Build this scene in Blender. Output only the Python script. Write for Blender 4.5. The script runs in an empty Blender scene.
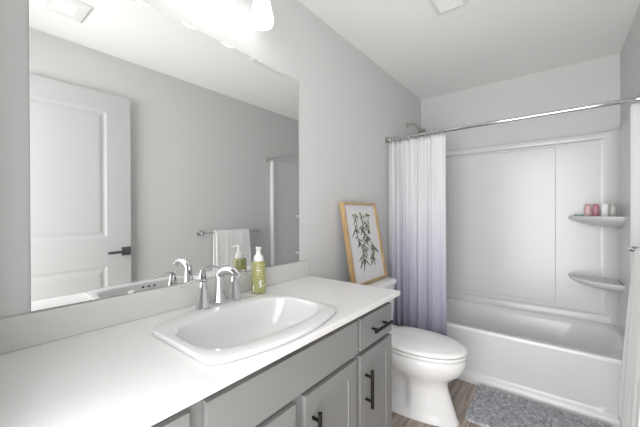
import bpy, math, random
from math import sin, cos, pi, radians
from mathutils import Vector, Matrix
random.seed(7)
scene = bpy.context.scene
COL = scene.collection

# ------------------------------------------------------------------ camera
cam_d = bpy.data.cameras.new('camera'); cam = bpy.data.objects.new('camera', cam_d); COL.objects.link(cam)
cam_d.sensor_width = 36.0; cam_d.lens = 302.44 * 36.0 / 640.0; cam_d.clip_start = 0.02
_F = Vector((-0.62009, 0.78452, -0.003848)); _R = Vector((0.784531, 0.620081, -0.003302)); _U = Vector((0.000204, 0.005067, 0.999987))
M = Matrix.Identity(4)
for i in range(3):
    M[i][0] = _R[i]; M[i][1] = _U[i]; M[i][2] = -_F[i]
M[0][3], M[1][3], M[2][3] = 1.1572, 0.0, 1.2444
cam.matrix_world = M
scene.camera = cam

# ------------------------------------------------------------------ world, light, exposure
W = bpy.data.worlds.new('world'); scene.world = W; W.use_nodes = True
bg = W.node_tree.nodes['Background']; bg.inputs[0].default_value = (1.0, 1.0, 0.998, 1); WORLD_BASE, WORLD_LOBE = 3.2, 5.8
_nt = W.node_tree; _tc = _nt.nodes.new('ShaderNodeTexCoord')
_dot = _nt.nodes.new('ShaderNodeVectorMath'); _dot.operation = 'DOT_PRODUCT'; _dot.inputs[1].default_value = (0.05, -0.98, -0.16)  # added fill: brighter lobe behind the camera to reach the tub end, invented source
_nt.links.new(_tc.outputs['Generated'], _dot.inputs[0])
_mr = _nt.nodes.new('ShaderNodeMapRange'); _mr.interpolation_type = 'SMOOTHSTEP'; _mr.inputs['From Min'].default_value = 0.75; _mr.inputs['From Max'].default_value = 0.98
_mr.inputs['To Min'].default_value = WORLD_BASE; _mr.inputs['To Max'].default_value = WORLD_LOBE
_nt.links.new(_dot.outputs['Value'], _mr.inputs['Value']); _nt.links.new(_mr.outputs['Result'], bg.inputs[1])
SHADE_STRENGTH = 2.3
FAN_STRENGTH = 9.0
port = bpy.data.lights.new('doorway_fill_portal', 'AREA'); port.shape = 'RECTANGLE'; port.size = 1.0; port.size_y = 2.2  # portal that guides the added world fill through the opening, emits nothing itself
port.cycles.is_portal = True
po = bpy.data.objects.new('doorway_fill_portal', port); COL.objects.link(po)
po.location = (0.99, -0.11, 1.1); po.rotation_euler = (radians(90), 0, 0)
vs = scene.view_settings
vs.view_transform = 'Standard'; vs.look = 'None'; vs.gamma = 1.0; vs.exposure = 0.60; vs.use_curve_mapping = False

# ------------------------------------------------------------------ materials
def mat(name, col, rough=0.5, metal=0.0, emis=None, es=0.0, spec=0.5, trans=0.0, coat=0.0, sheen=0.0, bump=None, speck=None):
    m = bpy.data.materials.new(name); m.use_nodes = True
    nt = m.node_tree; b = nt.nodes['Principled BSDF']
    b.inputs['Base Color'].default_value = (*col, 1); b.inputs['Roughness'].default_value = rough
    b.inputs['Metallic'].default_value = metal; b.inputs['Specular IOR Level'].default_value = spec
    b.inputs['Transmission Weight'].default_value = trans; b.inputs['Coat Weight'].default_value = coat
    b.inputs['Sheen Weight'].default_value = sheen
    if emis: b.inputs['Emission Color'].default_value = (*emis, 1); b.inputs['Emission Strength'].default_value = es
    tc = nt.nodes.new('ShaderNodeTexCoord')
    if bump:
        sc, st = bump
        n = nt.nodes.new('ShaderNodeTexNoise'); n.inputs['Scale'].default_value = sc; n.inputs['Detail'].default_value = 3
        nt.links.new(tc.outputs['Object'], n.inputs['Vector'])
        bp = nt.nodes.new('ShaderNodeBump'); bp.inputs['Strength'].default_value = st; bp.inputs['Distance'].default_value = 0.002
        nt.links.new(n.outputs['Fac'], bp.inputs['Height']); nt.links.new(bp.outputs['Normal'], b.inputs['Normal'])
    if speck:
        sc, lo, hi, c2 = speck
        n = nt.nodes.new('ShaderNodeTexNoise'); n.inputs['Scale'].default_value = sc; n.inputs['Detail'].default_value = 4
        nt.links.new(tc.outputs['Object'], n.inputs['Vector'])
        r = nt.nodes.new('ShaderNodeValToRGB'); r.color_ramp.elements[0].position = lo; r.color_ramp.elements[1].position = hi
        r.color_ramp.elements[0].color = (*c2, 1); r.color_ramp.elements[1].color = (*col, 1)
        nt.links.new(n.outputs['Fac'], r.inputs['Fac']); nt.links.new(r.outputs['Color'], b.inputs['Base Color'])
    return m

m_wall = mat('wall_paint', (0.66, 0.658, 0.655), 0.75, spec=0.2, bump=(220, 0.06))
m_ceil = mat('ceiling_paint', (0.91, 0.91, 0.90), 0.85, spec=0.1, bump=(160, 0.1))
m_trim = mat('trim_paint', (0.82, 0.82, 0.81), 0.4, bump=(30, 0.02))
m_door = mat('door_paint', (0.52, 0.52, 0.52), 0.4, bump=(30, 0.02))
m_sink = mat('sink_porcelain', (0.69, 0.69, 0.69), 0.12, coat=0.3, bump=(4, 0.01))
m_cab = mat('cabinet_paint', (0.24, 0.24, 0.236), 0.42, bump=(60, 0.03))
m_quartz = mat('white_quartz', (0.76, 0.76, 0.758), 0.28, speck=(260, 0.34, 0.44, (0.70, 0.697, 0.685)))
m_quartz_shaded = mat('white_quartz_shaded', (0.62, 0.618, 0.60), 0.3, speck=(260, 0.34, 0.5, (0.575, 0.57, 0.545)))  # same quartz as the slab, with the upright face's shade mixed into the colour
m_porc = mat('porcelain', (0.84, 0.84, 0.84), 0.09, coat=0.3, bump=(4, 0.01))
m_seat = mat('seat_plastic', (0.92, 0.92, 0.915), 0.2, bump=(5, 0.01))
m_basin = mat('tub_enamel', (0.80, 0.805, 0.805), 0.22, bump=(5, 0.02))
m_acryl = mat('tub_acrylic', (0.71, 0.715, 0.715), 0.24, bump=(5, 0.02))
m_chrome = mat('chrome', (0.66, 0.67, 0.68), 0.08, 1.0, bump=(5, 0.01))
m_nickel = mat('brushed_nickel', (0.55, 0.54, 0.52), 0.28, 1.0, bump=(80, 0.05))
m_black = mat('black_metal', (0.012, 0.011, 0.010), 0.38, 0.6, bump=(90, 0.04))
m_dark = mat('dark_hole', (0.03, 0.03, 0.03), 0.6, bump=(30, 0.02))
m_dnick = mat('dark_nickel', (0.20, 0.205, 0.215), 0.25, 0.9, bump=(30, 0.02))
m_mirror = mat('mirror_silver', (0.90, 0.91, 0.905), 0.0, 1.0)
m_medge = mat('mirror_edge', (0.72, 0.74, 0.74), 0.15, 0.4, bump=(30, 0.01))
m_clear = mat('clear_plastic', (0.75, 0.76, 0.76), 0.15, bump=(20, 0.02))
m_shade = mat('frosted_shade', (0.9, 0.9, 0.9), 0.4, emis=(1.0, 0.985, 0.96), es=SHADE_STRENGTH, bump=(9, 0.01))
m_fanlens = mat('fan_lens', (0.85, 0.85, 0.85), 0.5, emis=(1, 0.98, 0.95), es=0.25, bump=(90, 0.1))
m_towel = mat('white_terry', (0.92, 0.92, 0.915), 0.95, spec=0.05, sheen=0.3, bump=(420, 0.9))
m_wpl = mat('white_plastic', (0.85, 0.85, 0.84), 0.3, bump=(20, 0.02))
m_pink = mat('pink_plastic', (0.62, 0.33, 0.33), 0.35, speck=(60, 0.4, 0.6, (0.75, 0.62, 0.58)))
m_magenta = mat('magenta_plastic', (0.50, 0.20, 0.27), 0.3, bump=(30, 0.02))
m_green = mat('green_soap', (0.24, 0.46, 0.38), 0.4, bump=(30, 0.05))
m_grey = mat('pale_plastic', (0.46, 0.46, 0.44), 0.3, bump=(30, 0.02))
m_brown = mat('brown_plastic', (0.22, 0.14, 0.10), 0.4, bump=(30, 0.02))
m_paper = mat('print_paper', (0.74, 0.735, 0.75), 0.8, spec=0.1, bump=(200, 0.04))
m_leaf1 = mat('leaf_ink_dark', (0.14, 0.15, 0.12), 0.8, spec=0.1, speck=(60, 0.4, 0.6, (0.2, 0.17, 0.14)))
m_leaf2 = mat('leaf_ink_olive', (0.30, 0.32, 0.18), 0.8, spec=0.1, speck=(60, 0.4, 0.6, (0.13, 0.12, 0.07)))
m_leaf3 = mat('leaf_ink_pale', (0.42, 0.45, 0.28), 0.8, spec=0.1, speck=(60, 0.4, 0.6, (0.5, 0.5, 0.42)))

def wood_mat(name, c1, c2, scale, rough=0.45):
    m = mat(name, c1, rough); nt = m.node_tree; b = nt.nodes['Principled BSDF']
    tc = nt.nodes.new('ShaderNodeTexCoord'); mp = nt.nodes.new('ShaderNodeMapping'); mp.inputs['Scale'].default_value = scale
    n = nt.nodes.new('ShaderNodeTexNoise'); n.inputs['Scale'].default_value = 1; n.inputs['Detail'].default_value = 5; n.inputs['Distortion'].default_value = 0.6
    r = nt.nodes.new('ShaderNodeValToRGB'); r.color_ramp.elements[0].position = 0.35; r.color_ramp.elements[1].position = 0.65
    r.color_ramp.elements[0].color = (*c1, 1); r.color_ramp.elements[1].color = (*c2, 1)
    L = nt.links.new
    L(tc.outputs['Object'], mp.inputs['Vector']); L(mp.outputs['Vector'], n.inputs['Vector']); L(n.outputs['Fac'], r.inputs['Fac']); L(r.outputs['Color'], b.inputs['Base Color'])
    return m
m_oak = wood_mat('oak_frame', (0.42, 0.27, 0.12), (0.58, 0.41, 0.21), (40, 40, 5))

def floor_mat():
    m = mat('vinyl_plank', (0.3, 0.25, 0.2), 0.42); nt = m.node_tree; b = nt.nodes['Principled BSDF']; L = nt.links.new
    tc = nt.nodes.new('ShaderNodeTexCoord')
    rot = nt.nodes.new('ShaderNodeMapping'); rot.inputs['Rotation'].default_value = (0, 0, pi / 2)
    L(tc.outputs['Object'], rot.inputs['Vector'])
    br = nt.nodes.new('ShaderNodeTexBrick'); br.inputs['Scale'].default_value = 1.0
    br.inputs['Brick Width'].default_value = 1.2; br.inputs['Row Height'].default_value = 0.15; br.inputs['Mortar Size'].default_value = 0.0018
    br.inputs['Color1'].default_value = (0.40, 0.335, 0.28, 1); br.inputs['Color2'].default_value = (0.52, 0.45, 0.385, 1); br.inputs['Mortar'].default_value = (0.10, 0.08, 0.065, 1)
    L(rot.outputs['Vector'], br.inputs['Vector'])
    mp = nt.nodes.new('ShaderNodeMapping'); mp.inputs['Scale'].default_value = (45, 3, 1)
    n = nt.nodes.new('ShaderNodeTexNoise'); n.inputs['Scale'].default_value = 1; n.inputs['Detail'].default_value = 6; n.inputs['Distortion'].default_value = 0.8
    L(tc.outputs['Object'], mp.inputs['Vector']); L(mp.outputs['Vector'], n.inputs['Vector'])
    r = nt.nodes.new('ShaderNodeValToRGB'); r.color_ramp.elements[0].position = 0.3; r.color_ramp.elements[1].position = 0.7
    r.color_ramp.elements[0].color = (0.5, 0.48, 0.47, 1); r.color_ramp.elements[1].color = (1.2, 1.2, 1.22, 1)
    L(n.outputs['Fac'], r.inputs['Fac'])
    mx = nt.nodes.new('ShaderNodeMix'); mx.data_type = 'RGBA'; mx.blend_type = 'MULTIPLY'; mx.inputs['Factor'].default_value = 1
    L(br.outputs['Color'], mx.inputs['A']); L(r.outputs['Color'], mx.inputs['B']); L(mx.outputs['Result'], b.inputs['Base Color'])
    return m
m_floor = floor_mat()

def curtain_mat():
    m = mat('ombre_curtain', (0.8, 0.8, 0.8), 0.75, spec=0.15, sheen=0.1); nt = m.node_tree; b = nt.nodes['Principled BSDF']; L = nt.links.new
    tc = nt.nodes.new('ShaderNodeTexCoord'); s = nt.nodes.new('ShaderNodeSeparateXYZ'); L(tc.outputs['Object'], s.inputs['Vector'])
    n = nt.nodes.new('ShaderNodeTexNoise'); n.inputs['Scale'].default_value = 3.0; L(tc.outputs['Object'], n.inputs['Vector'])
    ad = nt.nodes.new('ShaderNodeMath'); ad.operation = 'MULTIPLY_ADD'; ad.inputs[1].default_value = 0.12; L(n.outputs['Fac'], ad.inputs[0]); L(s.outputs['Z'], ad.inputs[2])
    mr = nt.nodes.new('ShaderNodeMapRange'); mr.inputs['From Min'].default_value = 0.35; mr.inputs['From Max'].default_value = 1.65; L(ad.outputs[0], mr.inputs['Value'])
    r = nt.nodes.new('ShaderNodeValToRGB'); e = r.color_ramp.elements
    e[0].position = 0.0; e[0].color = (0.36, 0.36, 0.46, 1); e[1].position = 1.0; e[1].color = (0.66, 0.66, 0.67, 1)
    for p, c in ((0.30, (0.46, 0.46, 0.56)), (0.52, (0.58, 0.58, 0.655)), (0.75, (0.67, 0.67, 0.70))):
        k = e.new(p); k.color = (*c, 1)
    L(mr.outputs['Result'], r.inputs['Fac']); L(r.outputs['Color'], b.inputs['Base Color'])
    b.inputs['Subsurface Weight'].default_value = 0.0
    return m
m_curtain = curtain_mat()

def rug_mat():
    m = mat('grey_shag', (0.3, 0.3, 0.32), 0.95, spec=0.05); nt = m.node_tree; b = nt.nodes['Principled BSDF']; L = nt.links.new
    tc = nt.nodes.new('ShaderNodeTexCoord'); n = nt.nodes.new('ShaderNodeTexNoise'); n.inputs['Scale'].default_value = 38; n.inputs['Detail'].default_value = 8; n.inputs['Roughness'].default_value = 0.75
    L(tc.outputs['Object'], n.inputs['Vector'])
    r = nt.nodes.new('ShaderNodeValToRGB'); r.color_ramp.elements[0].position = 0.35; r.color_ramp.elements[1].position = 0.68
    r.color_ramp.elements[0].color = (0.26, 0.26, 0.285, 1); r.color_ramp.elements[1].color = (0.85, 0.85, 0.89, 1)
    L(n.outputs['Fac'], r.inputs['Fac']); L(r.outputs['Color'], b.inputs['Base Color'])
    return m
m_rug = rug_mat()

def bottle_mat():
    m = mat('olive_bottle', (0.50, 0.53, 0.20), 0.22, coat=0.3); nt = m.node_tree; b = nt.nodes['Principled BSDF']; L = nt.links.new
    tc = nt.nodes.new('ShaderNodeTexCoord'); mp = nt.nodes.new('ShaderNodeMapping'); mp.inputs['Rotation'].default_value = (0.6, 0.5, 0.3)
    w = nt.nodes.new('ShaderNodeTexWave'); w.inputs['Scale'].default_value = 34; w.inputs['Distortion'].default_value = 7; w.inputs['Detail'].default_value = 1
    L(tc.outputs['Object'], mp.inputs['Vector']); L(mp.outputs['Vector'], w.inputs['Vector'])
    r = nt.nodes.new('ShaderNodeValToRGB'); r.color_ramp.elements[0].position = 0.72; r.color_ramp.elements[1].position = 0.9
    r.color_ramp.elements[0].color = (0.33, 0.33, 0.12, 1); r.color_ramp.elements[1].color = (0.50, 0.51, 0.29, 1)
    L(w.outputs['Fac'], r.inputs['Fac']); L(r.outputs['Color'], b.inputs['Base Color'])
    return m
m_bottle = bottle_mat()

# ------------------------------------------------------------------ mesh helpers
class MB:
    def __init__(s): s.v = []; s.f = []; s.m = []
    def add(s, vs_, fs, mi=0):
        o = len(s.v); s.v += [tuple(p) for p in vs_]; s.f += [tuple(i + o for i in f) for f in fs]; s.m += [mi] * len(fs)
    def box(s, x0, x1, y0, y1, z0, z1, mi=0):
        s.add([(x0, y0, z0), (x1, y0, z0), (x1, y1, z0), (x0, y1, z0), (x0, y0, z1), (x1, y0, z1), (x1, y1, z1), (x0, y1, z1)],
              [(0, 3, 2, 1), (4, 5, 6, 7), (0, 1, 5, 4), (1, 2, 6, 5), (2, 3, 7, 6), (3, 0, 4, 7)], mi)
    def loft(s, rings, cap0=True, cap1=True, closed=True, mi=0, wrap=False):
        n = len(rings[0]); V = [p for r in rings for p in r]; F = []
        R = len(rings)
        for i in range(R if wrap else R - 1):
            a = i * n; b = ((i + 1) % R) * n
            for j in range(n if closed else n - 1):
                k = (j + 1) % n
                F.append((a + j, a + k, b + k, b + j))
        if cap0: F.append(tuple(reversed(range(n))))
        if cap1: F.append(tuple(range((R - 1) * n, R * n)))
        s.add(V, F, mi)
    def tube(s, pts, rad, n=12, mi=0, cap=True, flat=None):
        pts = [Vector(p) for p in pts]; rr = rad if isinstance(rad, (list, tuple)) else [rad] * len(pts)
        rings = []; up = None
        for i, p in enumerate(pts):
            t = (pts[min(i + 1, len(pts) - 1)] - pts[max(i - 1, 0)]).normalized()
            if up is None:
                up = Vector((0, 0, 1)) if abs(t.z) < 0.9 else Vector((0, 1, 0))
            a = t.cross(up).normalized(); b_ = a.cross(t).normalized(); up = b_
            r = rr[i]; fx, fy = flat if flat else (1, 1)
            rings.append([p + a * (cos(2 * pi * k / n) * r * fx) + b_ * (sin(2 * pi * k / n) * r * fy) for k in range(n)])
        s.loft(rings, cap, cap, mi=mi)
    def lathe(s, prof, c, n=32, axis='z', mi=0, cap=True):
        rings = []
        for r, h in prof:
            ring = []
            for k in range(n):
                a = 2 * pi * k / n; u, v = r * cos(a), r * sin(a)
                ring.append((c[0] + u, c[1] + v, c[2] + h) if axis == 'z' else (c[0] + h, c[1] + u, c[2] + v) if axis == 'x' else (c[0] + v, c[1] + h, c[2] + u))
            rings.append(ring)
        s.loft(rings, cap, cap, mi=mi)
    def build(s, name, mats, parent=None, loc=None, smooth=30, bevel=None, sub=0, kind=None):
        me = bpy.data.meshes.new(name)
        base = Vector((0, 0, 0))
        if parent is not None:
            q = parent
            while q is not None: base = base + q.location; q = q.parent
        if loc is not None: base2 = Vector(loc)
        else: base2 = base
        me.from_pydata([tuple(Vector(p) - base2) for p in s.v], [], s.f)
        mats = mats if isinstance(mats, (list, tuple)) else [mats]
        for m in mats: me.materials.append(m)
        for p, mi in zip(me.polygons, s.m): p.material_index = mi
        import bmesh
        b = bmesh.new(); b.from_mesh(me); bmesh.ops.recalc_face_normals(b, faces=b.faces); b.to_mesh(me); b.free()
        if smooth:
            me.shade_smooth(); me.set_sharp_from_angle(angle=radians(smooth))
        o = bpy.data.objects.new(name, me); COL.objects.link(o)
        if parent is not None: o.parent = parent
        o.location = base2 - base if (parent is not None) else base2
        if bevel:
            md = o.modifiers.new('bevel', 'BEVEL'); md.width = bevel; md.segments = 3; md.limit_method = 'ANGLE'; md.angle_limit = radians(40)
        if sub:
            md = o.modifiers.new('sub', 'SUBSURF'); md.levels = sub; md.render_levels = sub
        if kind: o['kind'] = kind
        return o
def empty(name, loc, label=None, cat=None, group=None, kind=None):
    o = bpy.data.objects.new(name, None); COL.objects.link(o); o.location = loc; o.empty_display_size = 0.05
    return tag(o, label, cat, group, kind)
def tag(o, label=None, cat=None, group=None, kind=None):
    if label: o['label'] = label
    if cat: o['category'] = cat
    if group: o['group'] = group
    if kind: o['kind'] = kind
    return o
def bx(name, m, x0, x1, y0, y1, z0, z1, parent=None, bevel=None, kind=None, loc=None):
    b = MB(); b.box(x0, x1, y0, y1, z0, z1)
    return b.build(name, m, parent, bevel=bevel, kind=kind, loc=loc)
def sup(cx, cy, a, b, z, n=3.0, N=64):
    out = []
    for k in range(N):
        t = 2 * pi * k / N; c, s_ = cos(t), sin(t)
        out.append((cx + a * math.copysign(abs(c) ** (2 / n), c), cy + b * math.copysign(abs(s_) ** (2 / n), s_), z))
    return out
def panel_slab(b, fn, us, vs_, t, panels, prof):
    """slab whose front carries moulded panels; fn maps (u, v, d) to the world, d measured out of the front face"""
    def V(u, v, d): return fn(u, v, d)
    for i in range(len(us) - 1):
        for j in range(len(vs_) - 1):
            u0, u1, v0, v1 = us[i], us[i + 1], vs_[j], vs_[j + 1]
            if (i, j) in panels:
                rings = []
                for ins, d in prof:
                    rings.append([V(u0 + ins, v0 + ins, d), V(u1 - ins, v0 + ins, d), V(u1 - ins, v1 - ins, d), V(u0 + ins, v1 - ins, d)])
                b.loft(rings, cap0=False, cap1=True)
            else:
                b.add([V(u0, v0, 0), V(u1, v0, 0), V(u1, v1, 0), V(u0, v1, 0)], [(0, 1, 2, 3)])
    u0, u1, v0, v1 = us[0], us[-1], vs_[0], vs_[-1]
    q = [(u0, v0), (u1, v0), (u1, v1), (u0, v1)]
    b.loft([[V(u, v, 0) for u, v in q], [V(u, v, -t) for u, v in q]], cap0=False, cap1=True)

# ------------------------------------------------------------------ room shell
RW, RD, RH = 1.521, 3.208, 2.44
Y0 = 0.02
bx('floor', m_floor, -0.1, RW + 0.1, -0.6, RD + 0.1, -0.08, 0, kind='structure')
bx('ceiling', m_ceil, -0.1, RW + 0.1, -0.1, RD + 0.1, RH, RH + 0.08, kind='structure')
bx('wall_left', m_wall, -0.1, 0, -0.1, RD + 0.1, 0, RH, kind='structure')
bx('wall_right', m_wall, RW, RW + 0.1, -0.1, RD + 0.1, 0, RH, kind='structure')
bx('wall_back', m_wall, 0, RW, RD, RD + 0.1, 0, RH, kind='structure')
b = MB(); b.box(0, 0.50, -0.1, Y0, 0, RH); b.box(0.50, RW, -0.1, Y0, 2.20, RH); b.box(1.495, RW, -0.1, Y0, 0, 2.20)
b.build('wall_front', m_wall, kind='structure')
bx('baseboard_left', m_trim, 0, 0.013, 1.33, 2.40, 0, 0.1, bevel=0.004, kind='structure')
bx('baseboard_right', m_trim, RW - 0.013, RW, 0.98, 2.40, 0, 0.1, bevel=0.004, kind='structure')

# open room door lying against the right wall
dr = empty('door_1', (1.465, 0.035, 0.0), kind='structure')
b = MB()
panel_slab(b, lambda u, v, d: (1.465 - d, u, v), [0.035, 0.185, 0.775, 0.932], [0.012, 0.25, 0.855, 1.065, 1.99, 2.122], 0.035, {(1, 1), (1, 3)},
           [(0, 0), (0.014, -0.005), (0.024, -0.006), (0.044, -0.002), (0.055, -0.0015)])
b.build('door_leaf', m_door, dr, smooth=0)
h = MB(); h.box(1.455, 1.465, 0.865, 0.928, 0.922, 0.985)
h.build('rose', m_dnick, dr, bevel=0.002)
h = MB(); h.tube([(1.456, 0.897, 0.955), (1.435, 0.897, 0.955)], 0.011); h.box(1.412, 1.428, 0.765, 0.905, 0.943, 0.962)
h.build('lever', m_dnick, dr, bevel=0.003)

# ------------------------------------------------------------------ vanity
VY0, VY1 = 0.03, 1.31
van = empty('vanity_cabinet', (0.27, 0.67, 0), 'light grey painted bathroom vanity with shaker doors and black bar pulls', 'vanity')
b = MB()
b.box(0.002, 0.528, VY0, VY0 + 0.018, 0.0, 0.857); b.box(0.002, 0.528, VY1 - 0.018, VY1, 0.0, 0.857)
b.box(0.002, 0.528, VY0, VY1, 0.09, 0.108); b.box(0.002, 0.01, VY0, VY1, 0.1, 0.857)
b.box(0.44, 0.458, VY0, VY1, 0.0, 0.1)
b.box(0.512, 0.53, VY0, VY1, 0.1, 0.857)
b.build('carcass', m_cab, van, bevel=0.0015)
FX = 0.55
def front(name, y0, y1, z0, z1, shaker):
    b = MB(); fn = lambda u, v, d: (FX + d, u, v)
    if shaker:
        w = 0.055
        panel_slab(b, fn, [y0, y0 + w, y1 - w, y1], [z0, z0 + w, z1 - w, z1], 0.019, {(1, 1)}, [(0, 0), (0.002, -0.0025), (0.003, -0.0025)])
    else:
        panel_slab(b, fn, [y0, y1], [z0, z1], 0.019, set(), [])
    return b.build(name, m_cab, van, smooth=0, bevel=0.0015 if not shaker else None)
def pull(parent, y, z, vert, L=0.15):
    b = MB(); x = FX + 0.030; r = 0.0070
    if vert:
        b.tube([(x, y, z - L / 2), (x, y, z + L / 2)], r)
        for s in (-1, 1): b.tube([(FX - 0.001, y, z + s * L * 0.32), (x, y, z + s * L * 0.32)], 0.0055)
    else:
        b.tube([(x, y - L / 2, z), (x, y + L / 2, z)], r)
        for s in (-1, 1): b.tube([(FX - 0.001, y + s * L * 0.32, z), (x, y + s * L * 0.32, z)], 0.0055)
    o = b.build('handle', m_black, parent, bevel=0.001); o['label'] = 'black bar pull'
    return o
front('false_front', 0.366, 1.000, 0.700, 0.826, False)
d = front('drawer', 1.020, 1.298, 0.700, 0.826, False); pull(d, 1.165, 0.762, False)
d = front('drawer', 0.045, 0.325, 0.700, 0.826, False); pull(d, 0.185, 0.762, False)
d = front('door', 1.020, 1.298, 0.130, 0.680, True); pull(d, 1.060, 0.545, True)
d = front('door', 0.045, 0.325, 0.130, 0.680, True); pull(d, 0.285, 0.545, True)
d = front('door', 0.695, 0.990, 0.130, 0.680, True); pull(d, 0.728, 0.552, True)
d = front('door', 0.372, 0.650, 0.130, 0.680, True); pull(d, 0.617, 0.552, True)

# countertop with sink cut-out
CT = 0.8775
SC = (0.345, 0.660)
def _unit_outline(N=128, a=0.166, b_=0.264, rad=0.034):
    segs = [(a, -b_ + rad, a, b_ - rad, None), (a - rad, b_ - rad, 0, pi / 2, 1), (a - rad, b_, -a + rad, b_, None), (-a + rad, b_ - rad, pi / 2, pi, 1),
            (-a, b_ - rad, -a, -b_ + rad, None), (-a + rad, -b_ + rad, pi, 1.5 * pi, 1), (-a + rad, -b_, a - rad, -b_, None), (a - rad, -b_ + rad, 1.5 * pi, 2 * pi, 1)]
    out = []
    for q in segs:
        if q[4] is None:
            n = 26 if abs(q[3] - q[1]) > 0.3 else 18
            for i in range(n): t = i / n; out.append((q[0] + (q[2] - q[0]) * t, q[1] + (q[3] - q[1]) * t))
        else:
            for i in range(10): t = q[2] + (q[3] - q[2]) * i / 10; out.append((q[0] + rad * cos(t), q[1] + rad * sin(t)))
    return out
UO = _unit_outline()
def sink_outline(z, k=1.0, g=0.0, N=0):
    out = []
    for (u, v) in UO:
        sx = u / 0.166; vv = v / 0.264
        x = u * k + sx * ((0.053 if u > 0 else 0.074) * (1 - vv * vv)) * k + g * sx; y = v * k + g * vv
        out.append((SC[0] + x, SC[1] + y, z))
    return out
def rect_ring(x0, x1, y0, y1, z, ref):
    out = []
    for (px, py, _) in ref:
        dx, dy = px - SC[0], py - SC[1]; t = 1e9
        if dx > 1e-9: t = min(t, (x1 - SC[0]) / dx)
        if dx < -1e-9: t = min(t, (x0 - SC[0]) / dx)
        if dy > 1e-9: t = min(t, (y1 - SC[1]) / dy)
        if dy < -1e-9: t = min(t, (y0 - SC[1]) / dy)
        out.append([SC[0] + dx * t, SC[1] + dy * t, z])
    for cx_ in (x0, x1):
        for cy_ in (y0, y1):
            k = min(range(len(out)), key=lambda i: (out[i][0] - cx_) ** 2 + (out[i][1] - cy_) ** 2)
            out[k][0] = cx_; out[k][1] = cy_
    return [tuple(p) for p in out]
ct = empty('countertop', (0.27, 0.67, CT - 0.02), 'white speckled quartz vanity worktop with low backsplash along the mirror wall', 'countertop')
hole = sink_outline(CT, 0.965)
b = MB(); X0, X1, Y1_, Y2_ = 0.001, 0.5766, Y0 + 0.003, 1.336
rings = []
for (e, z) in ((0.0, CT - 0.02), (0.0, CT - 0.003), (0.003, CT)):
    rings.append(rect_ring(X0, X1 - e, Y1_, Y2_ - e, z, hole))
rings += [[(p[0], p[1], CT) for p in hole], [(p[0], p[1], CT - 0.02) for p in hole]]
b.loft(rings, False, False, wrap=True)
b.build('slab', m_quartz, ct, smooth=20)
bx('backsplash', m_quartz_shaded, 0.001, 0.021, Y1_, 1.336, CT, 0.968, ct, bevel=0.0025)

# sink
sk = empty('bathroom_sink', (SC[0], SC[1], CT), 'white rectangular drop-in sink with a bowed rim set into the worktop', 'sink')
BC = (0.350, 0.665)
def bowl_ring(z, k, cx=BC[0], n=3.2):
    out = []
    for p in sink_outline(0):
        dx, dy = p[0] - BC[0], p[1] - BC[1]
        rr = (abs(dx / 0.150) ** n + abs(dy / 0.245) ** n) ** (-1 / n) * k
        out.append((cx + dx * rr, BC[1] + dy * rr, z))
    return out
b = MB()
N = 96
rings = [sink_outline(CT + 0.0005, 0.975), sink_outline(CT + 0.0008, 1.0, -0.002), sink_outline(CT + 0.003, 1.0), sink_outline(CT + 0.012, 1.0), sink_outline(CT + 0.0148, 1.0, -0.0012), sink_outline(CT + 0.016, 1.0, -0.004)]
def blend(r1, r2, t, z): return [(p[0] * (1 - t) + q[0] * t, p[1] * (1 - t) + q[1] * t, z) for p, q in zip(r1, r2)]
o1 = sink_outline(0, 1.0, -0.008); b1 = bowl_ring(0, 1.0)
rings.append(blend(o1, b1, 0.5, CT + 0.0158)); rings.append(blend(o1, b1, 0.97, CT + 0.0145))
for k, z, cx in ((0.99, CT + 0.0125, .350), (0.975, CT + 0.005, .349), (0.955, CT - 0.015, .347), (0.90, CT - 0.05, .342), (0.82, CT - 0.08, .336), (0.68, CT - 0.103, .326), (0.48, CT - 0.115, .312), (0.25, CT - 0.121, .30), (0.09, CT - 0.124, .292)):
    rings.append(bowl_ring(z, k, cx=cx))
b.loft(rings, False, True)
o = b.build('basin', m_sink, sk, smooth=50)
md = o.modifiers.new('solid', 'SOLIDIFY'); md.thickness = 0.006; md.offset = -1
b = MB(); b.lathe([(0.024, -0.001), (0.024, 0.002), (0.018, 0.004), (0.015, 0.001)], (0.292, BC[1], CT - 0.1225), 28)
b.build('drain', m_chrome, sk)
for yy in (-0.027, 0, 0.027):
    b = MB(); b.lathe([(0.006, 0.0), (0.006, 0.004)], (0, 0, 0), 16, axis='x')
    x = 0.4945; z = CT - 0.007
    b.v = [(x + p[0] - 0.003, BC[1] + yy + p[1], z + p[2]) for p in b.v]
    o = b.build('overflow_hole', m_dark, sk)

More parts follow.
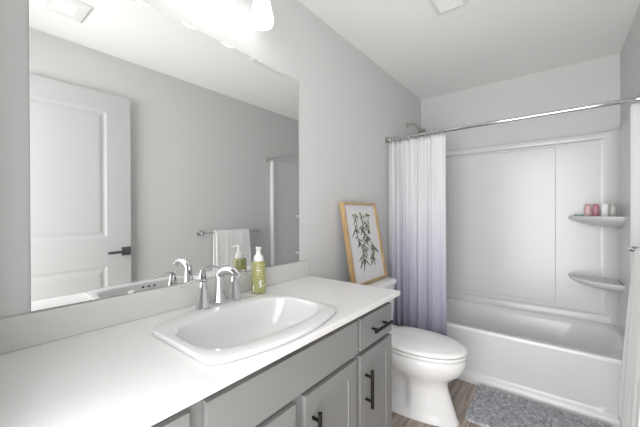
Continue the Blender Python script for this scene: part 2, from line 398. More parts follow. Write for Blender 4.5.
# faucet
FY = 0.678
fz = CT + 0.0165
fa = empty('faucet', (0.124, FY, fz), 'polished chrome two-handle faucet on the back of the sink', 'faucet')
b = MB(); R = [sup(0.124, FY, 0.021 * k, 0.088 * k, z, 3.5, 48) for k, z in ((1, fz - 0.0005), (1, fz + 0.006), (0.9, fz + 0.010))]
b.loft(R); b.build('base_plate', m_chrome, fa, smooth=35)
def cone_prof(s=1.0, H=0.092): return [(0.030 * s, 0), (0.0285 * s, 0.006), (0.022 * s, 0.028), (0.0160 * s, 0.06), (0.012 * s, H - 0.006), (0.009 * s, H)]
for sgn in (-1, 1):
    hy = FY + sgn * 0.068
    b = MB(); b.lathe(cone_prof(0.93), (0.124, hy, fz + 0.003), 10)
    hb = b.build('handle', m_chrome, fa, smooth=20)
    b = MB(); z0 = fz + 0.094
    pts = []; rad = []
    for i in range(11):
        t = i / 10; pts.append((0.124 - 0.004 * t, hy + sgn * (-0.012 + 0.094 * t), z0 + 0.006 * sin(t * pi * 0.9) + 0.004 * sin(t * pi) - 0.010 * t * t + 0.002)); rad.append(0.0075 * (1 - 0.45 * t) if 0 < i < 10 else 0.004)
    b.tube(pts, rad, 12, flat=(1.15, 0.7)); b.build('lever', m_chrome, hb)
b = MB(); b.lathe([(0.027, 0), (0.0255, 0.006), (0.020, 0.03), (0.017, 0.06), (0.016, 0.10)], (0.122, FY, fz + 0.006), 12)
b.build('spout_body', m_chrome, fa, smooth=20)
b = MB(); pts = []; rad = []
for i in range(19):
    t = i / 18; a = pi - t * pi * 0.80
    pts.append((0.180 + 0.059 * cos(a) + 0.012 * t, FY, fz + 0.100 + 0.036 * sin(a) + (0.0 if t < .8 else -(t - .8) * 0.02)))
    rad.append(0.016 - 0.0035 * t)
b.tube(pts, rad, 16, flat=(1.15, 0.85)); b.build('spout', m_chrome, fa)
b = MB(); b.tube([(0.096, FY, fz + 0.003), (0.096, FY, fz + 0.065)], 0.0025, 8); b.lathe([(0.002, 0.062), (0.0055, 0.066), (0.0055, 0.074), (0.002, 0.078)], (0.096, FY, fz), 12)
b.build('lift_rod', m_chrome, fa)

# soap bottle
SB = (0.076, 0.912)
so = empty('soap_bottle', (SB[0], SB[1], CT), 'olive green foaming soap bottle with white pump beside the faucet', 'soap bottle')
b = MB(); zb = CT + 0.0005
b.lathe([(0.027, 0), (0.0315, 0.003), (0.0325, 0.01), (0.0325, 0.132), (0.031, 0.139), (0.027, 0.143), (0.021, 0.145)], (SB[0], SB[1], zb), 36)
bo = b.build('bottle', m_bottle, so)
b = MB(); b.lathe([(0.022, 0.1445), (0.023, 0.15), (0.0205, 0.166), (0.0135, 0.174), (0.0105, 0.18), (0.0105, 0.196), (0.013, 0.199), (0.013, 0.2055), (0.010, 0.209)], (SB[0], SB[1], zb), 28)
dv = Vector((0.76, -0.65, 0)).normalized(); p0 = Vector((SB[0], SB[1], zb + 0.202))
b.tube([p0, p0 + dv * 0.024, p0 + dv * 0.038 + Vector((0, 0, -0.004))], [0.0065, 0.0055, 0.004], 10)
b.build('pump', m_wpl, so)
# small raised white print on the bottle, too small to read
b = MB()
def patch(a0, a1, z0, z1, r=0.0328):
    n = 4; V = []; F = []
    for i in range(n + 1):
        a = a0 + (a1 - a0) * i / n
        V += [(SB[0] + r * cos(a), SB[1] + r * sin(a), zb + z0), (SB[0] + r * cos(a), SB[1] + r * sin(a), zb + z1)]
    for i in range(n): F.append((2 * i, 2 * i + 2, 2 * i + 3, 2 * i + 1))
    b.add(V, F)
fa_ = math.atan2(-0.65, 0.76)
def prints(items):
    global b
    for it in items:
        b = MB(); patch(*it); b.build('label_print', m_wpl, bo)
prints([(fa_ - 0.85, fa_ - 0.66, 0.012, 0.040), (fa_ + 0.15, fa_ + 0.38, 0.03, 0.062), (fa_ - 0.3, fa_ + 0.5, 0.104, 0.107)])

# ------------------------------------------------------------------ mirror
MY0, MY1, MZ0, MZ1 = 0.160, 1.264, 0.9715, 1.9876
mi = empty('wall_mirror', (0.0, (MY0 + MY1) / 2, MZ0), 'large frameless rectangular mirror on the wall above the backsplash', 'mirror')
bx('mirror_backing', m_medge, 0.0005, 0.0045, MY0, MY1, MZ0, MZ1, mi)
b = MB(); fn = lambda u, v, d: (0.0065 + d, u, v)
q = [(MY0, MZ0), (MY1, MZ0), (MY1, MZ1), (MY0, MZ1)]
b.add([(0.0065, u, v) for u, v in q], [(0, 1, 2, 3)], 0)
b.loft([[(0.0065, u, v) for u, v in q], [(0.0047, u, v) for u, v in q]], False, True, mi=1)
b.build('mirror_glass', [m_mirror, m_medge], mi, smooth=0)
for (y, z) in ((0.409, MZ0), (0.877, MZ0), (0.42, MZ1), (0.985, MZ1)):
    s = 1 if z > 1.5 else -1
    b = MB(); b.box(0.0068, 0.0098, y - 0.009, y + 0.009, min(z - s * 0.008, z + s * 0.003), max(z - s * 0.008, z + s * 0.003))
    b.build('mirror_clip', m_clear, mi, bevel=0.001)

# ------------------------------------------------------------------ vanity light
LYS = (0.50, 0.70, 0.90)
vl = empty('vanity_light', (0.0, 0.70, 2.24), 'three-shade bath light bar with frosted bell glass above the mirror', 'wall light')
b = MB(); b.box(0.001, 0.022, 0.60, 0.80, 2.20, 2.29); b.tube([(0.05, 0.47, 2.245), (0.05, 0.93, 2.245)], 0.009); b.tube([(0.01, 0.70, 2.245), (0.05, 0.70, 2.245)], 0.010)
b.build('back_plate', m_nickel, vl, bevel=0.003)
for y in LYS:
    b = MB(); b.tube([(0.05, y, 2.245), (0.09, y, 2.262), (0.12, y, 2.25), (0.12, y, 2.215)], 0.007); b.lathe([(0.012, 0.0), (0.026, -0.012), (0.026, -0.03)], (0.12, y, 2.222), 20)
    b.build('arm', m_nickel, vl)
    b = MB(); b.lathe([(0.024, 0.130), (0.032, 0.12), (0.041, 0.08), (0.050, 0.035), (0.052, 0.02), (0.048, 0.006), (0.038, -0.002), (0.02, -0.006), (0.004, -0.007)], (0.12, y, 2.078), 32)
    sh = b.build('lamp_shade', m_shade, vl)

# ------------------------------------------------------------------ ceiling fittings
cv = empty('ceiling_register', (0.666, 1.70, RH), 'white slatted air register on the ceiling nearer the bathtub', 'ceiling vent')
vx0, vx1, vy0, vy1 = 0.580, 0.752, 1.52, 1.888
b = MB()
def vring(e, z): return [(vx0 + e, vy0 + e, z), (vx1 - e, vy0 + e, z), (vx1 - e, vy1 - e, z), (vx0 + e, vy1 - e, z)]
b.loft([vring(0, RH - 0.0005), vring(0, RH - 0.004), vring(0.004, RH - 0.008), vring(0.022, RH - 0.009), vring(0.022, RH - 0.0005)], False, False, wrap=True)
b.build('frame', m_trim, cv, smooth=20)
b = MB()
n = 14
for i in range(n):
    y = vy0 + 0.03 + i * (vy1 - vy0 - 0.06) / (n - 1)
    b.add([(vx0 + 0.02, y - 0.007, RH - 0.002), (vx1 - 0.02, y - 0.007, RH - 0.002), (vx1 - 0.02, y + 0.006, RH - 0.009), (vx0 + 0.02, y + 0.006, RH - 0.009),
           (vx0 + 0.02, y - 0.006, RH - 0.001), (vx1 - 0.02, y - 0.006, RH - 0.001), (vx1 - 0.02, y + 0.007, RH - 0.008), (vx0 + 0.02, y + 0.007, RH - 0.008)],
          [(0, 1, 2, 3), (4, 7, 6, 5), (0, 4, 5, 1), (1, 5, 6, 2), (2, 6, 7, 3), (3, 7, 4, 0)])
b.build('louvres', m_trim, cv, smooth=0)
ef = empty('exhaust_fan', (1.09, 0.48, RH), 'square white exhaust fan with a centre light lens on the ceiling', 'exhaust fan')
b = MB(); R = [[(1.09 + sx * s, 0.47 + sy * s * 0.85, z) for sx, sy in ((-1, -1), (1, -1), (1, 1), (-1, 1))] for s, z in ((0.115, RH - 0.0005), (0.115, RH - 0.005), (0.10, RH - 0.014), (0.07, RH - 0.016))]
b.loft(R, True, True); b.build('grille', m_trim, ef, smooth=0, bevel=0.003)
b = MB(); b.box(1.035, 1.135, 0.42, 0.51, RH - 0.020, RH - 0.0155); b.build('light_lens', m_fanlens, ef, bevel=0.005)

# ------------------------------------------------------------------ toilet
TY = 1.88
to = empty('toilet', (0.38, TY, 0), 'white elongated toilet with closed lid between the vanity and the curtain', 'toilet')
def egg(xb, xf, hw, z, N=128, n=2.3):
    """elongated outline: back xb, front xf, half width hw"""
    out = []; xc = xb + (xf - xb) * 0.42
    for k in range(N):
        t = 2 * pi * k / N; c, s_ = cos(t), sin(t)
        ax = (xf - xc) if c > 0 else (xc - xb); nn = 2.05 if c > 0 else 2.9
        out.append((xc + ax * math.copysign(abs(c) ** (2 / nn), c), TY + hw * math.copysign(abs(s_) ** (2 / nn), s_), z))
    return out
b = MB()
R = []
for xb, xf, hw, z in ((0.06, 0.700, 0.124, 0.0), (0.06, 0.700, 0.124, 0.012), (0.065, 0.688, 0.116, 0.03), (0.066, 0.68, 0.113, 0.06), (0.07, 0.665, 0.109, 0.10), (0.075, 0.640, 0.108, 0.18), (0.09, 0.635, 0.118, 0.225), (0.13, 0.672, 0.150, 0.262), (0.17, 0.715, 0.172, 0.300), (0.19, 0.735, 0.184, 0.340), (0.20, 0.738, 0.186, 0.375), (0.205, 0.730, 0.180, 0.392), (0.22, 0.71, 0.165, 0.396)):
    R.append(egg(xb, xf, hw, z))
def waist(p):
    x, y, z = p
    f = min(1, max(0, (0.46 - x) / 0.07)); f = f * f * (3 - 2 * f); g = min(1, max(0, (z - 0.03) / 0.03)) * min(1, max(0, (0.30 - z) / 0.06))
    return (x, TY + (y - TY) * (1 - 0.34 * f * g), z)
R = [[waist(p) for p in q] for q in R]
b.loft(R); b.build('bowl', m_porc, to, smooth=60)
b = MB(); b.loft([sup(0.19, TY, 0.14, w, z, 5, 48) for w, z in ((0.10, 0.2), (0.12, 0.33), (0.165, 0.40), (0.17, 0.425))]); b.build('tank_base', m_porc, to, smooth=50)
b = MB(); b.loft([sup(0.118, TY, a, w, z, 8, 64) for a, w, z in ((0.085, 0.185, 0.41), (0.095, 0.20, 0.43), (0.10, 0.208, 0.60), (0.10, 0.212, 0.722))]); b.build('tank', m_porc, to, smooth=50)
b = MB(); b.loft([sup(0.120, TY, a, w, z, 9, 64) for a, w, z in ((0.104, 0.217, 0.7225), (0.112, 0.223, 0.728), (0.112, 0.223, 0.748), (0.104, 0.215, 0.757), (0.09, 0.2, 0.758))]); b.build('tank_lid', m_porc, to, smooth=50)
b = MB(); b.loft([egg(xb, xf, hw, z) for xb, xf, hw, z in ((0.25, 0.715, 0.162, 0.3965), (0.25, 0.715, 0.162, 0.401), (0.238, 0.739, 0.185, 0.402), (0.236, 0.742, 0.187, 0.410), (0.240, 0.739, 0.185, 0.417), (0.25, 0.72, 0.17, 0.418))]); b.build('seat', m_seat, to, smooth=60)
b = MB(); b.loft([egg(xb, xf, hw, z) for xb, xf, hw, z in ((0.25, 0.715, 0.162, 0.4185), (0.25, 0.715, 0.162, 0.4225), (0.238, 0.739, 0.185, 0.4235), (0.236, 0.743, 0.187, 0.431), (0.240, 0.738, 0.183, 0.440), (0.262, 0.712, 0.160, 0.4455), (0.275, 0.700, 0.150, 0.4462), (0.292, 0.680, 0.134, 0.451), (0.40, 0.60, 0.07, 0.454))]); b.build('lid', m_seat, to, smooth=60)
for s in (-1, 1):
    b = MB(); b.tube([(0.245, TY + s * 0.075 - 0.02, 0.432), (0.245, TY + s * 0.075 + 0.02, 0.432)], 0.011); b.build('hinge', m_seat, to)
b = MB(); b.lathe([(0.013, 0), (0.013, 0.010), (0.008, 0.014)], (0.218, 1.73, 0.67), 16, axis='x'); b.tube([(0.231, 1.73, 0.67), (0.235, 1.80, 0.663)], 0.005)
b.build('flush_lever', m_chrome, to)

# ------------------------------------------------------------------ framed print leaning on the wall, standing on the tank
pw, ph, pt_ = 0.445, 0.555, 0.034
theta = math.asin(0.098 / 0.555)
PB = Vector((0.150, 1.640, 0.7595))        # bottom front left corner
fr = bpy.data.objects.new('framed_print', None); COL.objects.link(fr); fr.location = PB
tag(fr, 'oak framed botanical leaf print leaning on the wall atop the toilet tank', 'picture frame')
ex = Vector((0, 1, 0)); ev = Vector((-sin(theta), 0, cos(theta))); en = Vector((cos(theta), 0, sin(theta)))
low = pt_ * sin(theta)
def P(u, v, d): return PB + ex * u + ev * v + en * d + Vector((0, 0, low))
def pbox(b, u0, u1, v0, v1, d0, d1):
    b.add([P(u0, v0, d0), P(u1, v0, d0), P(u1, v1, d0), P(u0, v1, d0), P(u0, v0, d1), P(u1, v0, d1), P(u1, v1, d1), P(u0, v1, d1)],
          [(0, 3, 2, 1), (4, 5, 6, 7), (0, 1, 5, 4), (1, 2, 6, 5), (2, 3, 7, 6), (3, 0, 4, 7)])
fwd = 0.013
b = MB(); pbox(b, 0, fwd, 0, ph, -pt_, 0); pbox(b, pw - fwd, pw, 0, ph, -pt_, 0); pbox(b, fwd, pw - fwd, 0, fwd, -pt_, 0); pbox(b, fwd, pw - fwd, ph - fwd, ph, -pt_, 0)
b.build('frame', m_oak, fr, bevel=0.001)
b = MB(); pbox(b, fwd, pw - fwd, fwd, ph - fwd, -pt_ + 0.004, -0.014); pr = b.build('print', m_paper, fr, smooth=0)
b = MB()
def leaf(u, v, a, L, w, mi, curl=0.25):
    n = 5; V = []; F = []
    for i in range(n + 1):
        t = i / n; ang = a + curl * t; cu = u + L * t * cos(a + curl * t * 0.5); cv_ = v + L * t * sin(a + curl * t * 0.5)
        ww = w * sin(pi * min(1, t * 0.96 + 0.02)) ** 0.8 + 0.0003
        V += [P(cu - sin(ang) * ww, cv_ + cos(ang) * ww, -0.0135), P(cu + sin(ang) * ww, cv_ - cos(ang) * ww, -0.0135)]
    for i in range(n): F.append((2 * i, 2 * i + 1, 2 * i + 3, 2 * i + 2))
    b.add(V, F, mi)
def stem(pts, w, mi):
    for (a, c) in zip(pts[:-1], pts[1:]):
        dx, dy = c[0] - a[0], c[1] - a[1]; l = math.hypot(dx, dy); nx, ny = -dy / l * w, dx / l * w
        b.add([P(a[0] + nx, a[1] + ny, -0.0136), P(a[0] - nx, a[1] - ny, -0.0136), P(c[0] - nx, c[1] - ny, -0.0136), P(c[0] + nx, c[1] + ny, -0.0136)], [(0, 1, 2, 3)], mi)
# drooping sprigs: (node u, v, count, spread, leaf length, width, ink)
U = 0.225
stem([(U - 0.005, 0.46), (U + 0.005, 0.38), (U - 0.01, 0.30), (U, 0.22), (U - 0.02, 0.16)], 0.0012, 1)
stem([(U, 0.30), (U + 0.08, 0.27), (U + 0.10, 0.20)], 0.0010, 1); stem([(U, 0.36), (U - 0.07, 0.40), (U - 0.08, 0.44)], 0.0010, 2)
stem([(U, 0.34), (U + 0.06, 0.40), (U + 0.08, 0.44)], 0.0010, 2)
sprigs = [(0.185, 0.175, 7, 1.5, 0.085, 0.0065, 0), (0.275, 0.165, 6, 1.3, 0.075, 0.006, 1), (0.30, 0.25, 6, 1.4, 0.085, 0.006, 0), (0.205, 0.25, 6, 1.8, 0.065, 0.0065, 1),
          (0.165, 0.30, 5, 1.5, 0.055, 0.0055, 0), (0.255, 0.31, 6, 1.9, 0.06, 0.006, 0), (0.15, 0.38, 6, 1.8, 0.06, 0.0055, 0), (0.215, 0.38, 6, 2.0, 0.055, 0.0055, 1),
          (0.165, 0.455, 5, 1.9, 0.05, 0.005, 0), (0.285, 0.455, 5, 1.9, 0.05, 0.005, 1), (0.225, 0.34, 6, 2.2, 0.06, 0.0055, 0),
          (0.265, 0.40, 5, 1.8, 0.055, 0.005, 0), (0.235, 0.45, 5, 1.8, 0.05, 0.0045, 1)]
for (u, v, n, spr, L, w, ink) in sprigs:
    u = 0.225 + (u - 0.225) * 1.35; w *= 0.72
    n += 3
    for i in range(n):
        a = -pi / 2 + spr * 1.25 * (i / (n - 1) - 0.5) + random.uniform(-0.12, 0.12)
        leaf(u + random.uniform(-.012, .012), v + random.uniform(-.02, .03), a, L * random.uniform(0.75, 1.15), w * 1.15, random.choice((ink, ink, 0, 1)), random.uniform(-0.5, 0.5))
for (u, v, r, mi_) in ((0.135, 0.455, 0.026, 2), (0.30, 0.385, 0.026, 2), (0.30, 0.345, 0.02, 1), (0.215, 0.475, 0.018, 2)):
    for i in range(11):
        a = 2 * pi * i / 11
        leaf(u, v, a, r, 0.0035, mi_, 0.4)
b.build('leaf_artwork', [m_leaf1, m_leaf2, m_leaf3], pr, smooth=0)

# ------------------------------------------------------------------ bathtub and surround
TF = 2.415; RZ = 0.392
tb = empty('bathtub', (0.76, 2.80, 0), 'white alcove bathtub with a recessed apron panel on the front', 'bathtub')
def rrect(x0, x1, y0, y1, r, z, N=80):
    cx_, cy_, a, c_ = (x0 + x1) / 2, (y0 + y1) / 2, (x1 - x0) / 2, (y1 - y0) / 2
    out = []; per = N // 4
    for q_, (sx, sy) in enumerate(((1, 1), (-1, 1), (-1, -1), (1, -1))):
        rr = r[q_] if isinstance(r, (tuple, list)) else r
        for k in range(per):
            t = (q_ + k / (per - 1)) * pi / 2
            out.append((cx_ + sx * (a - rr) + rr * cos(t), cy_ + sy * (c_ - rr) + rr * sin(t), z))
    return out
b = MB()
x0, x1, ybk = 0.004, RW - 0.004, RD - 0.003
R = [rrect(x0, x1, TF + 0.03, ybk, 0.006, 0.30), rrect(x0, x1, TF, ybk, 0.006, RZ - 0.025), rrect(x0, x1, TF, ybk, 0.006, RZ - 0.008), rrect(x0 + 0.001, x1 - 0.001, TF + 0.006, ybk, 0.008, RZ),
     rrect(x0 + 0.06, 1.485, TF + 0.055, 3.125, (0.20, 0.12, 0.12, 0.20), RZ), rrect(x0 + 0.075, 1.472, TF + 0.068, 3.112, (0.22, 0.12, 0.12, 0.2), RZ - 0.008),
     rrect(0.10, 1.44, TF + 0.075, 3.10, (0.24, 0.13, 0.13, 0.2), RZ - 0.05), rrect(0.13, 1.36, TF + 0.095, 3.08, (0.25, 0.14, 0.14, 0.2), 0.20), rrect(0.17, 1.25, TF + 0.13, 3.05, (0.22, 0.13, 0.13, 0.18), 0.09), rrect(0.24, 1.16, TF + 0.19, 2.98, (0.18, 0.1, 0.1, 0.15), 0.065)]
b.loft(R, False, True); b.build('basin', m_basin, tb, smooth=50)
# apron: one sheet swept in z with a sunken field and a sloping toe
b = MB()
zs = [0.0, 0.012, 0.030, 0.045, 0.060, 0.075, 0.095, 0.12, 0.18, 0.25, 0.31, 0.335, 0.350, 0.367]
def apron_y(x, z):
    y = TF
    if z < 0.06: y = TF - 0.018 * (1 - (z / 0.06) ** 2) ** 0.5 if z < 0.06 else TF
    # sunken field with rounded corners
    fx0, fx1, fz0, fz1, r = 0.10, 1.385, 0.062, 0.60, 0.06
    dx = max(fx0 + r - x, 0, x - (fx1 - r)); dz = max(fz0 + r - z, 0, z - (fz1 - r)); dd = r - math.hypot(dx, dz)
    s = min(1, max(0, dd / 0.018)); s = s * s * (3 - 2 * s)
    return y + 0.007 * s * min(1, max(0, (0.36 - z) / 0.2))
xs = [x0] + [0.08 + i * 0.006 for i in range(16)] + [0.2 + i * 0.1 for i in range(11)] + [1.3 + i * 0.006 for i in range(16)] + [1.42, x1]
zs = [0, 0.01, 0.02, 0.03, 0.04, 0.05] + [0.058 + i * 0.006 for i in range(13)] + [0.15, 0.2, 0.26] + [0.28 + i * 0.006 for i in range(13)] + [0.367]
V = [(x, apron_y(x, z), z) for z in zs for x in xs]; nx = len(xs)
b.add(V, [(j * nx + i, j * nx + i + 1, (j + 1) * nx + i + 1, (j + 1) * nx + i) for j in range(len(zs) - 1) for i in range(nx - 1)])
# back side of the skirt so it is a solid
V = [(x0, TF + 0.035, 0), (x1, TF + 0.035, 0), (x1, TF + 0.035, 0.367), (x0, TF + 0.035, 0.367)]; b.add(V, [(0, 1, 2, 3)])
b.build('apron', m_acryl, tb, smooth=60)
b = MB(); b.lathe([(0.036, 0.0), (0.036, 0.006), (0.03, 0.010)], (0.128, 2.78, 0.28), 24, axis='x'); b.build('overflow_plate', m_chrome, tb)

su = empty('tub_surround', (0.76, 3.19, RZ), 'glossy white moulded wall surround with corner shelves above the bathtub', 'shower surround')
SZ = 1.85; yb = RD - 0.003
b = MB(); fn = lambda u, v, d: (u, 3.175 - d, v)
panel_slab(b, fn, [0.012, 0.345, 1.137, 1.508], [RZ + 0.001, 0.487, 1.785, 1.80], yb - 3.175, {(1, 1)}, [(0, 0), (0.006, -0.007), (0.02, -0.007)])
b.build('back_panel', m_acryl, su, smooth=0)
b = MB()
prof = [(3.175, 1.795), (3.158, 1.803), (3.153, 1.815), (3.156, 1.835), (3.166, SZ), (yb, SZ), (yb, 1.795)]
b.loft([[(x, y, z) for y, z in prof] for x in (0.012, 1.508)])
b.build('top_band', m_acryl, su, smooth=40)
b = MB(); prof = [(3.175, RZ + 0.001), (3.150, RZ + 0.001), (3.150, 0.440), (3.158, 0.450), (3.175, 0.453)]
b.loft([[(x, y, z) for y, z in prof] for x in (0.012, 1.508)])
b.build('bottom_band', m_acryl, su, smooth=40)
def side_panel(sx, name):
    """vertical moulded side; sx = +1 right wall, -1 left wall"""
    wx = RW - 0.003 if sx > 0 else 0.003
    q = [(0, 2.425), (0.036, 2.425), (0.044, 2.433), (0.044, 2.462), (0.034, 2.480), (0.022, 2.50), (0.018, 2.54), (0.018, 2.95)]
    for i in range(9):
        t = i / 8 * pi / 2; q.append((0.018 + 0.09 * (1 - cos(t)), 3.06 + 0.105 * sin(t) + 0.005))
    q += [(0.112, yb), (0, yb)]
    b = MB(); z0 = RZ + 0.001
    rings = []
    for ins, z in ((0, z0), (0, SZ - 0.03), (0.002, SZ - 0.012), (0.008, SZ)):
        rings.append([(wx - sx * max(0, d_ - (ins if d_ > 0.01 else 0)), y + (ins if y < 2.43 else 0), z) for d_, y in q])
    b.loft(rings); return b.build(name, m_acryl, su, smooth=35)
side_panel(1, 'side_panel'); side_panel(-1, 'side_panel')
def shelf(zt):
    b = MB(); cx_, cy_ = 1.500, 3.178
    def ring(ax, ay, z, n=24):
        out = [(cx_, cy_, z)]
        for i in range(n + 1):
            t = i / n * pi / 2; out.append((cx_ - ax * cos(t) ** 0.9 if t < pi / 2 - 1e-6 else cx_, cy_ - ay * sin(t) ** 0.9 if t > 0 else cy_, z))
        return out
    b.loft([ring(0.14, 0.19, zt - 0.075), ring(0.20, 0.25, zt - 0.060), ring(0.255, 0.31, zt - 0.040), ring(0.282, 0.335, zt - 0.022), ring(0.286, 0.34, zt - 0.010), ring(0.280, 0.334, zt + 0.001), ring(0.274, 0.326, zt + 0.001), ring(0.268, 0.320, zt - 0.004)])
    return b.build('corner_shelf', m_acryl, su, smooth=50)
shelf(1.208); shelf(0.745)

# things on the upper shelf
sz = 1.208 - 0.004
def bottle(name, label, cat, x, y, w, dpt, hgt, m, capm, caph):
    t = empty(name, (x, y, sz), label, cat, )
    b = MB(); b.loft([sup(x, y, a * w, a * dpt, sz + z, 3.2, 32) for a, z in ((0.88, 0.0005), (1, 0.006), (1, hgt * 0.86), (0.85, hgt * 0.95), (0.5, hgt))]); b.build('bottle', m, t)
    b = MB(); b.loft([sup(x, y, a * w * 0.8, a * dpt * 0.8, sz + z, 2.6, 24) for a, z in ((1, hgt - 0.002), (1, hgt + caph * 0.8), (0.85, hgt + caph))]); b.build('cap', capm, t)
    return t
bottle('shampoo_bottle', 'small pale pink bottle with brown side next to the soap dish', 'bottle', 1.330, 3.090, 0.021, 0.014, 0.088, m_pink, m_pink, 0.010)
bottle('body_wash_bottle', 'dark pink rounded bottle on the upper shower shelf', 'bottle', 1.374, 3.070, 0.019, 0.015, 0.090, m_magenta, m_magenta, 0.008)
bottle('conditioner_bottle', 'white bottle with pink print beside the dark pink bottle', 'bottle', 1.421, 3.040, 0.021, 0.016, 0.090, m_wpl, m_wpl, 0.008)
bottle('lotion_bottle', 'pale grey bottle nearest the side wall on the upper shelf', 'bottle', 1.455, 2.955, 0.018, 0.026, 0.090, m_grey, m_grey, 0.008)
sd = empty('soap_bar', (1.28, 3.09, sz), 'flat green soap bar at the left end of the upper shelf', 'soap')
b = MB(); b.loft([sup(1.278, 3.10, 0.028 * a, 0.018 * a, sz + z, 2.6, 32) for a, z in ((0.85, 0.0005), (1, 0.005), (1, 0.012), (0.85, 0.017))]); b.build('bar', m_green, sd)

# ------------------------------------------------------------------ shower rod, rings, curtain, shower head
RY, RODZ = 2.385, 1.860
rd = empty('shower_rod', (0.0, RY, RODZ), 'straight chrome shower curtain rod spanning the tub alcove', 'shower rod')
b = MB(); b.tube([(0.004, RY, RODZ), (RW - 0.004, RY, RODZ)], 0.0125, 20); b.build('rod', m_chrome, rd)
for xw, s in ((0.001, 1), (RW - 0.001, -1)):
    b = MB(); b.lathe([(0.030, 0), (0.030, s * 0.006), (0.018, s * 0.014), (0.0165, s * 0.030)], (xw, RY, RODZ), 24, axis='x'); b.build('flange', m_nickel, rd)
cx0, cx1 = 0.030, 0.494
def fold(s, z):
    """s in 0..1 along the cloth -> x, y"""
    k = (z - 0.30) / 1.53
    x = cx0 + (cx1 - cx0) * (s + 0.012 * sin(9 * s + 2 * k))
    dens = s * 0.35 + 0.65 * (1 - (1 - s) ** 1.9)
    ph_ = dens * 2 * pi * 6.5
    amp = 0.023 * (1 - 0.6 * s) * (0.75 + 0.35 * (1 - k))
    y = 2.375 + amp * sin(ph_ + 0.5 * sin(3 * k)) + 0.006 * sin(2.3 * ph_ + 1.5 + k * 2) * (1 - s * 0.5) - 0.012 * (1 - k)
    return x, min(y, 2.392)
b = MB(); NS, NZ = 260, 40; V = []
for j in range(NZ + 1):
    z = 0.300 + (1.832 - 0.300) * j / NZ
    for i in range(NS + 1):
        x, y = fold(i / NS, z); V.append((x, y, z + (0.004 * cos(i / NS * 2 * pi * 12) if j == NZ else 0)))
b.add(V, [(j * (NS + 1) + i, j * (NS + 1) + i + 1, (j + 1) * (NS + 1) + i + 1, (j + 1) * (NS + 1) + i) for j in range(NZ) for i in range(NS)])
cu = b.build('shower_curtain', m_curtain, None, loc=(0.25, 2.375, 0.0), smooth=60)
md = cu.modifiers.new('solid', 'SOLIDIFY'); md.thickness = 0.0012
tag(cu, 'white to lavender grey ombre shower curtain gathered at the rod end', 'shower curtain')
b = MB(); pts = [(0.0, RY + 0.019 * sin(t), RODZ - 0.006 + 0.0235 * cos(t)) for t in [2 * pi * i / 20 for i in range(21)]]
b.tube(pts, 0.0018, 6, cap=False); b.box(-0.004, 0.004, RY - 0.022, RY - 0.019, RODZ - 0.034, RODZ - 0.022)
ring_x = [0.045, 0.072, 0.098, 0.125, 0.15, 0.178, 0.21, 0.245, 0.29, 0.34, 0.40, 0.465]
r0 = None
for i, x in enumerate(ring_x):
    if r0 is None: r0 = b.build('curtain_ring', m_nickel, None, loc=(0.0, RY, RODZ), smooth=60); o = r0
    else: o = r0.copy(); COL.objects.link(o)
    o.location.x = x
    tag(o, 'small metal curtain ring looped over the shower rod', 'curtain ring', 'curtain rings on the rod')

sh = empty('wall_shower', (0.0, 2.83, 2.075), 'chrome shower arm and head on the wall above the curtain', 'shower head')
b = MB(); b.lathe([(0.028, 0.001), (0.026, 0.006), (0.012, 0.012)], (0, 2.83, 2.085), 24, axis='x'); b.build('flange', m_nickel, sh)
b = MB(); b.tube([(0.008, 2.83, 2.085), (0.04, 2.83, 2.093), (0.075, 2.83, 2.088), (0.105, 2.83, 2.06), (0.118, 2.83, 2.035)], 0.008); b.build('arm', m_nickel, sh)
b = MB(); b.tube([(0.114, 2.83, 2.044), (0.124, 2.83, 2.030), (0.135, 2.83, 2.012), (0.142, 2.83, 2.0), (0.144, 2.83, 1.996)], [0.013, 0.015, 0.034, 0.042, 0.038], 24); b.build('head', m_nickel, sh)

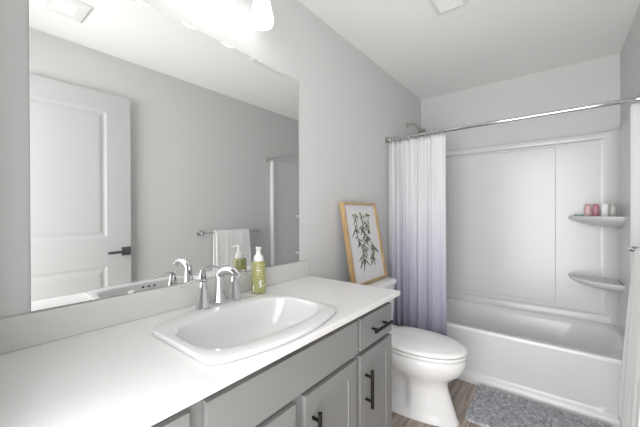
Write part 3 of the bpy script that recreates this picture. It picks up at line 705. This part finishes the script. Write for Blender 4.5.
# ------------------------------------------------------------------ towel bar and towel
BX, BZ = 1.458, 1.052
tbv = empty('towel_bar', (RW, 1.86, BZ), 'chrome towel bar on the right wall holding a white towel', 'towel bar')
b = MB(); b.tube([(BX, 1.53, BZ), (BX, 2.20, BZ)], 0.008, 16); b.build('bar', m_chrome, tbv)
for y in (1.53, 2.20):
    b = MB(); b.lathe([(0.026, -0.001), (0.025, -0.007), (0.013, -0.016), (0.010, -0.045), (0.014, -0.06), (0.016, -0.072), (0.012, -0.082)], (RW, y, BZ), 20, axis='x'); b.build('post', m_chrome, tbv)
def towel():
    b = MB(); V = []; prof = []
    nseg = 26
    for i in range(nseg + 1): prof.append((1, 0.235 + (BZ - 0.235) * i / nseg))
    for i in range(1, 8): prof.append((2, i / 8 * pi))
    for i in range(nseg + 1): prof.append((3, BZ - (BZ - 0.36) * i / nseg))
    NY = 60; y0, y1 = 1.655, 2.055
    for k, (kind, q_) in enumerate(prof):
        for i in range(NY + 1):
            s = i / NY
            if kind == 1: z = q_; dn = (BZ - z) / (BZ - 0.235)
            elif kind == 3: z = q_; dn = (BZ - z) / (BZ - 0.235)
            else: dn = 0; z = BZ
            w = 0.0035 * sin(s * 13 + 1) * (0.2 + dn) + 0.001 * sin(s * 31 + 3 * dn)
            y = y0 + (y1 - y0) * s + 0.012 * (s - 0.5) * 2 * dn
            if kind == 1: x = BX - 0.0165 - 0.050 * dn ** 0.8 - abs(w) * 1.2
            elif kind == 3: x = BX + 0.0165 + 0.004 * dn + 0.3 * abs(w)
            else: x = BX - 0.0165 * cos(q_); z = BZ + 0.0165 * sin(q_)
            V.append((x, y, z))
    n = NY + 1
    b.add(V, [(j * n + i, j * n + i + 1, (j + 1) * n + i + 1, (j + 1) * n + i) for j in range(len(prof) - 1) for i in range(NY)])
    o = b.build('bath_towel', m_towel, None, loc=(BX, 1.855, BZ), smooth=60)
    md = o.modifiers.new('solid', 'SOLIDIFY'); md.thickness = 0.007; md.offset = 0
    tag(o, 'white terry bath towel folded over the chrome towel bar', 'towel')
towel()

# ------------------------------------------------------------------ shaggy bath mat
mt_c = (1.05, 2.15); ma = radians(1.5)
mw, mdp = 0.33, 0.205
b = MB()
R = [[(mt_c[0] + sx * (mw - e) * 1.0, mt_c[1] + sy * (mdp - e), z) for sx, sy in ((-1, -1), (1, -1), (1, 1), (-1, 1))] for e, z in ((0.004, 0.001), (0.0, 0.004), (0.004, 0.012))]
b.loft(R)
rnd = random.Random(3)
for _ in range(17000):
    x = rnd.uniform(-mw, mw); y = rnd.uniform(-mdp, mdp)
    L = rnd.uniform(0.016, 0.030); a = rnd.uniform(0, 2 * pi); ln = rnd.uniform(0.2, 0.8) * L
    px_, py_ = mt_c[0] + x, mt_c[1] + y; r = 0.0034; t = rnd.uniform(0, 2 * pi)
    tx, ty = px_ + ln * cos(a), py_ + ln * sin(a); ty = min(ty, TF - 0.022)
    z0 = 0.008
    base = [(px_ + r * cos(t + q_ * 2.0944), py_ + r * sin(t + q_ * 2.0944), z0) for q_ in range(3)]
    mid = [(px_ * 0.6 + tx * 0.4 + r * cos(t + q_ * 2.0944), py_ * 0.6 + ty * 0.4 + r * sin(t + q_ * 2.0944), z0 + L * 0.65) for q_ in range(3)]
    V = base + mid + [(tx, ty, z0 + L * 0.85)]
    b.add(V, [(0, 1, 4, 3), (1, 2, 5, 4), (2, 0, 3, 5), (3, 4, 6), (4, 5, 6), (5, 3, 6)])
o = b.build('bath_mat', m_rug, None, loc=(mt_c[0], mt_c[1], 0), smooth=0)
tag(o, 'grey shaggy rectangular bath mat on the plank floor beside the tub', 'bath mat')
